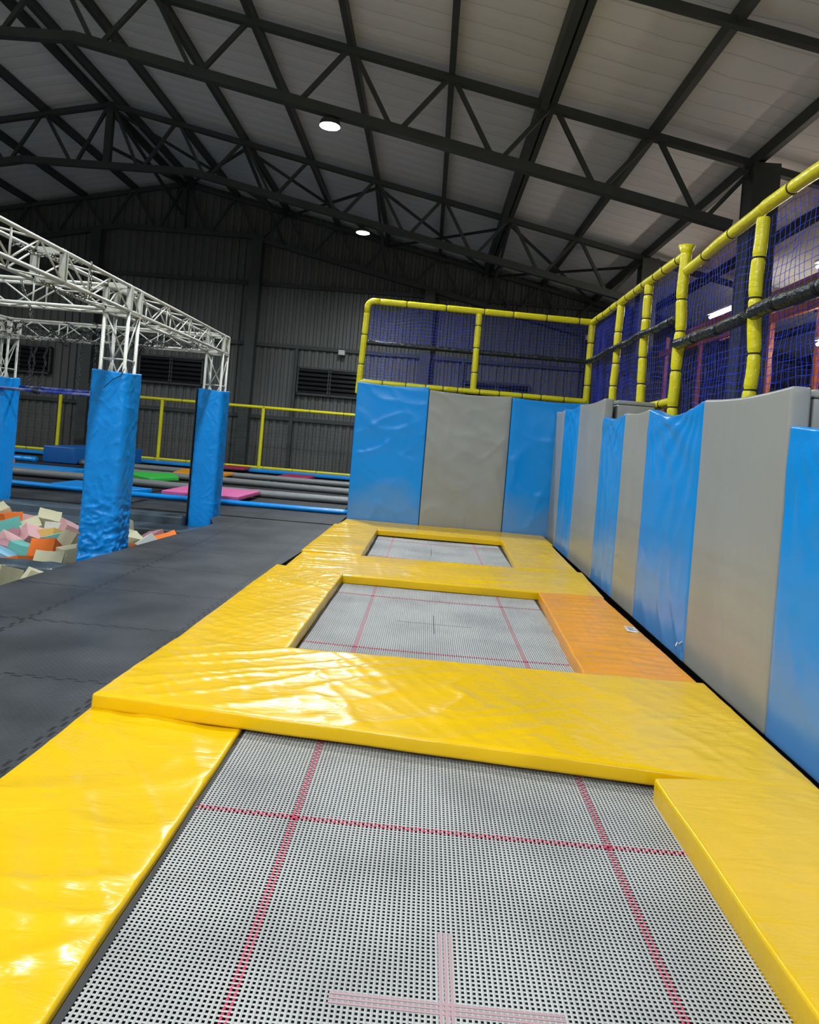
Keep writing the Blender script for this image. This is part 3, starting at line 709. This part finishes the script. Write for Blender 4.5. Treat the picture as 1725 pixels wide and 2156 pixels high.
CUBES = [('orange', -5.03, 8.6, -0.14, 'orange foam cube at the far left of the pit behind the teal one'), ('teal', -4.85, 8.3, -0.19, 'teal foam cube at the far left, in front of the orange one'),
 ('pink', -4.90, 8.72, -0.19, 'pink foam cube peeping out behind the far orange cube'), ('orange', -4.76, 8.85, -0.22, 'orange foam cube wedged between pink and tall cream cubes'),
 ('cream', -4.60, 8.7, -0.13, 'cream foam cube standing highest at the back of the pile'), ('cream', -4.60, 8.38, -0.20, 'cream foam cube tilted against the highest cream cube'),
 ('white', -4.33, 8.4, -0.19, 'off-white foam cube tipped on edge at the back of the pile'), ('pink', -4.14, 8.35, -0.19, 'pink foam cube beside the crinkled blue column pad'),
 ('pink', -4.38, 7.95, -0.21, 'pale pink foam cube facing up in the middle of the pile'), ('mauve', -4.57, 7.85, -0.25, 'dusky pink foam cube left of the pale pink one'),
 ('mustard', -4.22, 8.05, -0.23, 'mustard foam cube behind the right teal cube'), ('teal', -4.01, 7.8, -0.22, 'teal foam cube in the right half of the pile, beside the mustard one'),
 ('tan', -3.76, 7.65, -0.17, 'tan foam cube leaning beside the blue column pad'), ('pink', -4.44, 7.62, -0.27, 'pink foam cube partly buried at the left edge of the picture'),
 ('mauve', -4.33, 7.35, -0.27, 'dusky pink foam cube at the left edge, above the light blue one'), ('teal', -4.12, 7.32, -0.27, 'teal foam cube in front, left of the big orange one'),
 ('orange', -3.88, 7.32, -0.22, 'big orange foam cube in the front middle of the pile'), ('cream', -3.50, 7.15, -0.22, 'cream foam cube against the foot of the blue column'),
 ('blue', -4.17, 7.05, -0.30, 'light blue foam cube at the left edge by the slate roll'), ('orange', -3.90, 6.90, -0.31, 'flat-lying orange foam cube behind the slate roll'),
 ('cream', -3.52, 6.72, -0.22, 'cream foam cube lying over the slate roll'), ('cream', -3.50, 5.93, -0.20, 'cream foam cube nearest the camera, in front of the slate roll'),
 ('cream', -3.07, 5.70, -0.17, 'cream foam cube squeezed along the edge of the black matting'), ('cream', -3.66, 8.65, -0.15, 'cream foam cube upright just right of the blue column'),
 ('cream', -3.28, 8.0, -0.17, 'cream foam cube lying flat right of the blue column'), ('mauve', -3.24, 8.6, -0.24, 'dark red foam cube in shadow right of the blue column'),
 ('white', -3.02, 7.8, -0.20, 'pale foam cube touching the matting edge right of the blue column'), ('orange', -2.99, 8.45, -0.25, 'orange foam cube at the right end of the pit by the matting'),
 ('orange', -3.16, 7.5, -0.22, 'orange foam cube just behind the foot of the blue column'), ('cream', -5.27, 8.8, -0.12, 'cream foam cube cut by the left edge of the picture')]
# lower layer showing through the gaps
rnd = random.Random(5)
names = ['cream', 'orange', 'teal', 'pink', 'mauve', 'mustard', 'tan']
k = 0
for yy in (8.75, 8.35, 7.95, 7.55, 7.15, 6.75):
    for q in range(-7, 9):
        x = -5.2 + q * 0.27 + (0.1 if int(yy * 10) % 2 else 0)
        if x > -2.95: continue
        c = names[k % 7]; k += 1
        CUBES.append((c, x, yy, -0.49 + (0.16 if q < 0 else 0), 'jumbled %s foam cube low in the pit, mostly buried under others' % c))
def crushed_cube(x, y, z, col, lab, rnd, s=0.2):
    mb = MB(); n = 5; idx = {}
    rot = Matrix.Rotation(rnd.uniform(-0.9, 0.9), 3, 'Z') @ Matrix.Rotation(rnd.uniform(-0.55, 0.55), 3, 'X') @ Matrix.Rotation(rnd.uniform(-0.55, 0.55), 3, 'Y')
    sx, sy, sz = s * rnd.uniform(0.9, 1.1), s * rnd.uniform(0.9, 1.1), s * rnd.uniform(0.85, 1.0)
    skew = rnd.uniform(-0.15, 0.15)
    def vid(i, j, k):
        key = (i, j, k)
        if key not in idx:
            p = Vector((i / n - .5, j / n - .5, k / n - .5))
            p.x += skew * p.z; 
            p *= 1 - 0.10 * (1 - 4 * min(abs(p.x), .5) ** 2) * 0.4
            p += 0.03 * Vector((nz(p.x * 3, p.y * 3, x * 5), nz(p.y * 3, p.z * 3, y * 5), nz(p.z * 3, p.x * 3, x + y)))
            p = rot @ Vector((p.x * sx, p.y * sy, p.z * sz))
            idx[key] = len(mb.v); mb.v.append((x + p.x, y + p.y, z + p.z))
        return idx[key]
    for a in range(n):
        for b in range(n):
            mb.f += [(vid(a, b, n), vid(a + 1, b, n), vid(a + 1, b + 1, n), vid(a, b + 1, n)), (vid(a, b + 1, 0), vid(a + 1, b + 1, 0), vid(a + 1, b, 0), vid(a, b, 0)),
                     (vid(a, 0, b), vid(a + 1, 0, b), vid(a + 1, 0, b + 1), vid(a, 0, b + 1)), (vid(a + 1, n, b), vid(a, n, b), vid(a, n, b + 1), vid(a + 1, n, b + 1)),
                     (vid(0, a + 1, b), vid(0, a, b), vid(0, a, b + 1), vid(0, a + 1, b + 1)), (vid(n, a, b), vid(n, a + 1, b), vid(n, a + 1, b + 1), vid(n, a, b + 1))]
    o = mb.build('foam_cube', FOAM[col]); smooth_by_angle(o, 0.6)
    return tag(o, lab, 'foam cube', 'foam cubes in the pit')
rnd = random.Random(3)
for c, x, y, z, lab in CUBES: crushed_cube(x, y, z, c, lab, rnd, 0.235 if z > -0.4 else 0.23)

# ---- white box-truss rig
XA, XB, S = -2.98, -5.95, 0.225
ZT, ZBm = 2.46, 2.235
def box_truss(name, p0, p1, label, cat, cell=0.36, cr=0.0165, br=0.008, up=(0, 0, 1), grp='white box-truss beams of the rig', skipw=()):
    p0 = Vector(p0); p1 = Vector(p1); d = (p1 - p0).normalized(); L = (p1 - p0).length
    u = Vector(up); s_ = d.cross(u).normalized() * S / 2; u = u * S / 2
    t = thing(name, p0, label, cat, grp)
    co = [-s_ - u, s_ - u, s_ + u, -s_ + u]
    for c in co: MB().tube(p0 + c, p1 + c, cr, 10).build('chord', WHS, t, smooth=True)
    n = max(1, round(L / cell))
    for f in range(4):
        a, b = co[f], co[(f + 1) % 4]
        for k in range(n):
            q0, q1 = p0 + d * (L * k / n), p0 + d * (L * (k + 1) / n)
            A_, B_ = (a, b) if (k + f) % 2 == 0 else (b, a)
            MB().tube(q0 + A_, q1 + B_, br, 6).build('brace', WHS, t, smooth=True)
            if 0 < k and f in (0, 1, 3) and k % 2 == 0: MB().tube(q0 + a, q0 + b, br, 6).build('strut', WHS, t, smooth=True)
    for q in (p0 + d * 0.015, p1 - d * 0.015):
        e = MB()
        for f in range(4): e.beam(q + co[f], q + co[(f + 1) % 4], 0.045, 0.012, up=d)
        e.build('end_plate', WHS, t)
    return t
zc = (ZT + ZBm) / 2
h = S / 2 + 0.005
box_truss('truss_beam', (XA, 6.67 + h, zc), (XA, 9.73 - h, zc), 'white box-truss beam between the two padded columns beside the matting', 'truss beam')
box_truss('truss_beam', (XA, 6.67 - h, zc), (XA, 5.35, zc), 'white box-truss beam running from the near column towards the camera', 'truss beam')
box_truss('truss_beam', (XA, 5.34, zc), (XA, 2.6, zc), 'nearest length of white box-truss beam, leaving the picture at left', 'truss beam')
box_truss('truss_beam', (XA - h, 6.67, zc), (XB + h, 6.67, zc), 'white box-truss beam crossing left from the near padded column', 'truss beam')
box_truss('truss_beam', (XA - h, 9.73, zc), (XB + h, 9.73, zc), 'far white box-truss beam hung with chains across the back of the pit', 'truss beam')
box_truss('truss_beam', (XB, 9.73 - h, zc), (XB, 6.67 + h, zc), 'white box-truss beam on the far left side of the rig', 'truss beam')
def corner(x, y, label):
    box_truss('truss_corner', (x, y - S / 2, zc), (x, y + S / 2, zc), label, 'truss corner', cell=0.3, grp='corner cubes of the rig')
corner(XA, 6.67, 'white corner cube of the rig on top of the near padded column')
corner(XA, 9.73, 'white corner cube of the rig on top of the far right padded column')
corner(XB, 9.73, 'white corner cube of the rig on top of the left padded column')
def rig_column(x, y, zpad, label, padlab, crinkle, seed, pw=0.36):
    box_truss('truss_column', (x, y, BASE), (x, y, ZBm - 0.01), label, 'truss column', cell=0.46, up=(0, 1, 0), grp='white truss columns of the rig')
    # wrapped vinyl pad, rounded-square section, open top
    t = thing('column_pad', (x, y, BASE), padlab, 'column pad', 'blue vinyl pads round the rig columns')
    mb = MB(); nA = 160; nZ = 220; H = zpad - BASE
    def ring(zz, inset):
        vs = []
        for k in range(nA):
            a = 2 * PI * k / nA; c, s_ = math.cos(a), math.sin(a)
            hw = pw / 2 - inset; e = 5.0
            rr = hw / ((abs(c) ** e + abs(s_) ** e) ** (1 / e))
            px, py = rr * c, rr * s_
            arc = a * 0.25
            low = max(0.0, 1 - (zz + 0.15) / 0.75) if crinkle else 0.0
            low = min(1, low)
            dd = 0.006 * nz(arc * 4, zz * 3, seed) + 0.004 * (1 - abs(nz(arc * 9 + 2 * nz(zz * 3, arc, 4), zz * 6, seed + 2))) ** 6
            if low: 
                n1 = noise.noise(Vector((px * 9, py * 9, zz * 16 + seed))); n2 = noise.noise(Vector((px * 14 + 3, py * 14 - zz * 7, zz * 20 + seed)))
                dd += low * 0.034 * (0.42 - abs(n1) * 1.5 - abs(n2) * 0.9)
            f = 1 + dd / rr
            vs.append((x + px * f, y + py * f, zz + (0.008 * math.sin(a * 2) if zz > zpad - 0.05 else 0)))
        return vs
    for k in range(nZ + 1): mb.v += ring(BASE + H * k / nZ, 0)
    mb.v += ring(zpad, 0.025); mb.v += ring(zpad - 0.3, 0.025)
    for k in range(nZ + 2):
        for q in range(nA): mb.f.append((k * nA + q, k * nA + (q + 1) % nA, (k + 1) * nA + (q + 1) % nA, (k + 1) * nA + q))
    mb.build('vinyl_wrap', BLU2, t, smooth=True)
    cr = MB()
    return t
t = rig_column(XA, 6.67, 1.66, 'white truss column at the near right corner of the pit rig', 'crinkled blue vinyl pad round the near rig column', True, 3, 0.37)
MB().path([(XA + .12, 6.67 - .2, 1.62), (XA + .07, 6.67 - .215, 1.59), (XA - .02, 6.67 - .212, 1.50)], 0.004, 5).build('cable_tie', TIE, t)
MB().path([(XA + .12, 6.67 - .2, 1.62), (XA + .14, 6.67 - .17, 1.69)], 0.004, 5).build('cable_tie', TIE, t)
t = rig_column(XA, 9.73, 1.71, 'white truss column at the far right corner of the pit rig', 'smooth blue vinyl pad round the far right rig column', False, 6, 0.37)
MB().box((XA - .196, 9.73 - .165, -0.3), (XA - .183, 9.73 - .12, 1.71)).build('hook_strip', TIE, t)
rig_column(XB, 9.73, 1.66, 'white truss column at the far left of the pit rig', 'blue vinyl pad round the left rig column, cut by the picture edge', False, 9, 0.37)

# ---- chains
def chain_mesh(mb, pts, link=0.046, wr=0.0055, wd=0.014):
    pts = [Vector(p) for p in pts]
    acc = [0]
    for a, b in zip(pts, pts[1:]): acc.append(acc[-1] + (b - a).length)
    L = acc[-1]; s = 0; q = 0; step = link * 0.74
    def at(s):
        for i in range(len(pts) - 1):
            if s <= acc[i + 1] or i == len(pts) - 2:
                f = (s - acc[i]) / max(1e-6, acc[i + 1] - acc[i]); return pts[i].lerp(pts[i + 1], f), (pts[i + 1] - pts[i]).normalized()
    while s < L:
        c, d = at(s); a = d.cross(Vector((0.31, 0.87, 0.2))).normalized(); b = d.cross(a)
        if q % 2: a = b
        loop = []
        for k in range(8):
            an = 2 * PI * k / 8
            loop.append(c + d * (link / 2 - wr) * math.cos(an) * 1.0 + a * wd * math.sin(an))
        mb.path(loop, wr, 4, closed=True)
        s += step; q += 1
def chain(pts, label, m=ZNC, grp='chains on the rig'):
    mb = MB(); chain_mesh(mb, pts)
    return tag(mb.build('chain', m, smooth=True), label, 'chain', grp)
def sagline(a, b, sag, n=10, jit=0, seed=0):
    a = Vector(a); b = Vector(b); out = []
    for k in range(n + 1):
        t_ = k / n; p = a.lerp(b, t_); p.z -= sag * 4 * t_ * (1 - t_)
        if jit and 0 < k < n: p += jit * Vector((nz(k * .9, seed, 1), nz(k * .9, seed, 5), nz(k * .9, seed, 9)))
        out.append(p)
    return out
YR = 9.58
bz = 1.50
drops = [(-5.45, 'leftmost'), (-5.30, 'second from left'), (-4.62, 'middle'), (-4.42, 'middle right'), (-4.12, 'rightmost')]
for x, nm in drops:
    chain(sagline((x + 0.05, YR, 2.25), (x, YR - 0.07, bz + 0.02), 0.0, 8, 0.03, x), '%s chain hanging from the far truss beam to the blue bar' % nm, CHB)
for i, (x, y, z) in enumerate([(-6.1, 9.50, bz), (-5.70, 9.74, bz + .045)]):
    tag(MB().path([(x, y, z + 0.0), (-4.15, y, z - 0.0)], 0.022, 12).build('hanging_bar', BBR, smooth=True),
        ['nearer blue painted bar hung on chains over the pit, paint chipped', 'farther blue painted bar hung on chains over the pit'][i], 'bar', 'blue hanging bars')
for x, y, z in ((-5.36, 9.50, bz), (-4.48, 9.50, bz)):
    for q in range(3):
        c = Vector((x + 0.03 * q, y, z))
        mb = MB(); chain_mesh(mb, [c + Vector((0, math.cos(a) * 0.035, math.sin(a) * 0.035)) for a in [2 * PI * k / 12 for k in range(13)]])
        tag(mb.build('chain', CHB, smooth=True), 'loop of chain wrapped round the near blue bar' + (' at its left end' if x < -5 else ' at its middle'), 'chain', 'chain loops round the bar' + (' left' if x < -5 else ' middle'))
for i, (a, b, sg, lab) in enumerate([((-5.8, 9.5, 2.44), (-3.1, 9.5, 2.30), 0.16, 'long tangled chain draped along the far truss beam'), ((-5.8, 9.45, 2.35), (-4.4, 9.5, 2.38), 0.12, 'chain draped at the left of the far truss beam'),
                                 ((-5.0, 9.48, 2.45), (-3.2, 9.5, 2.36), 0.14, 'chain draped at the right of the far truss beam'), ((-4.6, 9.47, 2.46), (-3.6, 9.47, 2.36), 0.22, 'loose looping chain in the middle of the far truss beam')]):
    chain(sagline(a, b, sg, 26, 0.12, i), lab, CHB)
for x_, nm in ((-5.6, 'left'), (-4.9, 'middle'), (-4.3, 'right')):
    chain(sagline((x_, 9.80, 2.24), (x_, 9.74, bz + .06), 0.0, 6, .02, x_), nm + ' chain holding the farther blue bar', CHB)
for i_, (x_, z_) in enumerate(((-5.2, 2.36), (-4.7, 2.34), (-4.25, 2.40))):
    chain(sagline((x_, 9.47, z_), (x_ + 0.5, 9.46, z_ - 0.03), 0.18, 14, 0.16, 30 + i_), ['left', 'middle', 'right'][i_] + ' knot of chain bundled on the front of the far truss beam', CHB)
chain(sagline((-4.45, 6.40, 2.44), (-4.10, 6.42, 2.3), 0.12, 10, .03, 8), 'chain trailing left below the cross beam', CHB)
chain(sagline((-4.12, 6.5, 2.46), (-4.14, 6.5, 1.95), 0, 6, .01, 8), 'chain hanging from the cross beam at the left edge')
chain(sagline((-4.14, 6.5, 1.98), (-3.85, 7.2, 1.98), 0.04, 8, .02, 8), 'chain running on from the hanging chain at the left edge')
chain(sagline((-3.93, 6.6, 2.45), (-3.80, 6.6, 2.10), 0.0, 8, .04, 9), 'slack chain falling past the cross beam')
chain(sagline((-2.86, 5.75, 2.47), (-2.86, 5.78, 2.20), 0.0, 4, .01, 2), 'short bright chain looped over the near beam')
chain(sagline((-2.9, 5.78, 2.20), (-2.99, 5.25, 2.22), 0.03, 8, .04, 3), 'bright chain bundle lying in the bottom of the near beam')
chain(sagline((-2.88, 5.7, 2.46), (-3.05, 4.95, 2.40), 0.02, 8, .04, 4), 'bright chain lying inside the top of the near beam')
chain(sagline((-3.0, 9.2, 2.24), (-3.0, 8.7, 2.25), 0.02, 8, .04, 5), 'small heap of chain in the bottom of the far right beam')

# ---- court beyond the pit
def bed(x0, x1, y0, y1, lab):
    t = thing('court_trampoline', ((x0 + x1) / 2, (y0 + y1) / 2, -0.03), lab, 'trampoline', 'black trampolines of the far court')
    MB().box((x0, y0, -0.028), (x1, y1, -0.008)).build('bed', BED, t)
    return t
rows = [(11.35, 12.85, 'front row'), (13.4, 15.0, 'second row'), (15.4, 17.0, 'third row'), (17.4, 19.4, 'back row')]
colsx = [(-4.4, -1.3, 'right'), (-7.8, -4.7, 'middle'), (-11.2, -8.1, 'left')]
for y0, y1, rn in rows:
    for x0, x1, cn in colsx: bed(x0, x1, y0, y1, 'flat black trampoline bed, %s, %s of the far court' % (rn, cn))
for x0, x1, y0, y1 in ((-8.0, -4.3, 9.85, 10.9), (-4.2, -1.15, 9.85, 10.9)):
    tag(MB().box((x0, y0, -0.028), (x1, y1, 0.0)).build('rubber_mat', RUB), 'black mat strip between the pit and the court, ' + ('left' if x0 < -5 else 'right') + ' half', 'mat')
def roll(pts, r, m, lab, grp, seed, cat='padded roll'):
    P_ = []; 
    pts = [Vector(p) for p in pts]; n = 70
    tot = sum((b - a).length for a, b in zip(pts, pts[1:]))
    for a, b in zip(pts, pts[1:]):
        k_ = max(2, int(n * (b - a).length / tot))
        for k in range(k_): P_.append(a.lerp(b, k / k_))
    P_.append(pts[-1])
    mb = MB(); mb.path(P_, [r * (1 + 0.12 * nz(i * 0.9, seed, 0)) for i in range(len(P_))], 12)
    mb.v = [(x, y, (z - pts[0].z) * 0.6 + pts[0].z - 0.008) for x, y, z in mb.v]
    return tag(mb.build('padded_roll', m, smooth=True), lab, cat, grp)
roll([(-9.5, 11.35, .06), (-6.89, 11.3, .06), (-4.6, 11.1, 0.05), (-1.1, 11.1, 0.05)], 0.07, BLU2, 'bright blue padded roll along the front of the far court', None, 1)
roll([(-10.5, 13.3, .06), (-6.4, 13.3, .06), (-4.1, 12.95, .06), (-1.1, 12.95, .06)], 0.12, CGR, 'first grey padded divider of the far court, behind the blue roll', 'grey dividers', 2)
roll([(-6.7, 15.5, .06), (-1.1, 15.0, .06)], 0.12, CGR, 'second grey padded divider of the far court', 'grey dividers', 3)
roll([(-8.4, 17.2, .06), (-1.1, 17.15, .06)], 0.12, CGR, 'third grey padded divider of the far court', 'grey dividers', 4)
roll([(-5.9, 13.4, .06), (-5.9, 14.6, 0.06), (-5.6, 15.2, .06)], 0.10, CGR, 'grey padded divider running away beside the green pad', 'grey dividers', 5)
roll([(-12.5, 15.0, .06), (-8.8, 14.6, .06)], 0.12, BLU2, 'blue padded roll left of the deep blue box', 'blue rolls', 6)
roll([(-12.5, 17.0, .06), (-9.3, 16.8, .06)], 0.12, BLU2, 'farther blue padded roll left of the deep blue box', 'blue rolls', 7)
def cpad(cs, m, lab, seed, z=0.02, th=0.07):
    return ypad(cs, z, th, lab, seed, m=m, name='court_pad', res=0.1, amp=0.004, g='coloured pads on the far court')
cpad([(-5.2, 13.4), (-4.95, 14.3), (-5.45, 15.3), (-6.35, 14.6)], GRN, 'green pad on the far court', 91, 0.05)
cpad([(-5.55, 15.6), (-4.6, 15.5), (-4.6, 17.1), (-5.85, 17.1)], ORG, 'orange-yellow pad on the far court behind the green one', 92, 0.05)
cpad([(-4.2, 11.35), (-2.95, 11.35), (-2.92, 12.75), (-4.2, 12.75)], PNK, 'pink pad on the far court beside the far right column', 93, 0.05)
cpad([(-3.65, 17.4), (-2.9, 17.3), (-2.9, 18.9), (-3.65, 18.9)], CRM, 'crimson pad by the yellow fence, right of the far right column', 94, 0.03)
cpad([(-5.5, 19.0), (-4.85, 19.0), (-4.85, 19.8), (-5.5, 19.8)], CRM, 'crimson pad by the yellow fence, just behind the far right column', 98, 0.07)
cpad([(-6.1, 11.55), (-4.75, 11.5), (-4.6, 12.0), (-6.1, 12.4)], BLU2, 'blue pad on the front edge of the far court behind the near column', 95, 0.0)
cpad([(-8.5, 13.7), (-6.9, 13.7), (-6.9, 14.6), (-8.6, 14.6)], BLU2, 'pale blue pad in front of the deep blue box', 96, 0.04)
cpad([(-12.0, 19.6), (-1.1, 19.6), (-1.1, 20.35), (-12.0, 20.35)], BLU2, 'long blue pad under the yellow fence along the back of the court', 97, 0.02)
tag(cushion('soft_box', [(-9.25, 17.0, 0), (-8.48, 17.0, 0), (-7.75, 19.3, 0), (-9.25, 19.3, 0)], (0, 0, 1), 0.40, NAV, r=0.03, res=0.2), 'deep blue soft play box on the far court', 'soft box')
# ball
mb = MB(); mb.path([(-8.85, 14.95, 0.10 + 0.12 * math.sin(a)) for a in [-PI / 2 + PI * k / 12 for k in range(13)]], [max(0.001, 0.12 * math.cos(-PI / 2 + PI * k / 12)) for k in range(13)], 20)
tag(mb.build('ball', FOAM['orange'], smooth=True), 'red-orange ball on the blue pads at the far left', 'ball')
# yellow court fence
YF_ = 20.5
t = thing('court_fence', (-6.3, YF_, 0), 'low yellow padded fence with dark mesh along the back of the far court', 'fence')
foam_tube((-16, YF_, 1.86), (-0.6, YF_, 1.84), 0.045, 'top_rail', t, seed=31, seg=1.2)
foam_tube((-16, YF_, 0.12), (-0.6, YF_, 0.10), 0.040, 'bottom_rail', t, seed=32, seg=0.9)
for i, x in enumerate((-13.7, -10.76, -7.77, -4.81, -1.85)): foam_tube((x, YF_, 0.05), (x, YF_, 1.82), 0.05, 'post', t, seed=40 + i, seg=3)
net((-16, YF_ + .05, 0.12), (15.3, 0, 0), (0, 0, 1.70), 150, 17, 'dark mesh net on the yellow fence of the far court', None, m=BNET, r=0.003, seed=9)
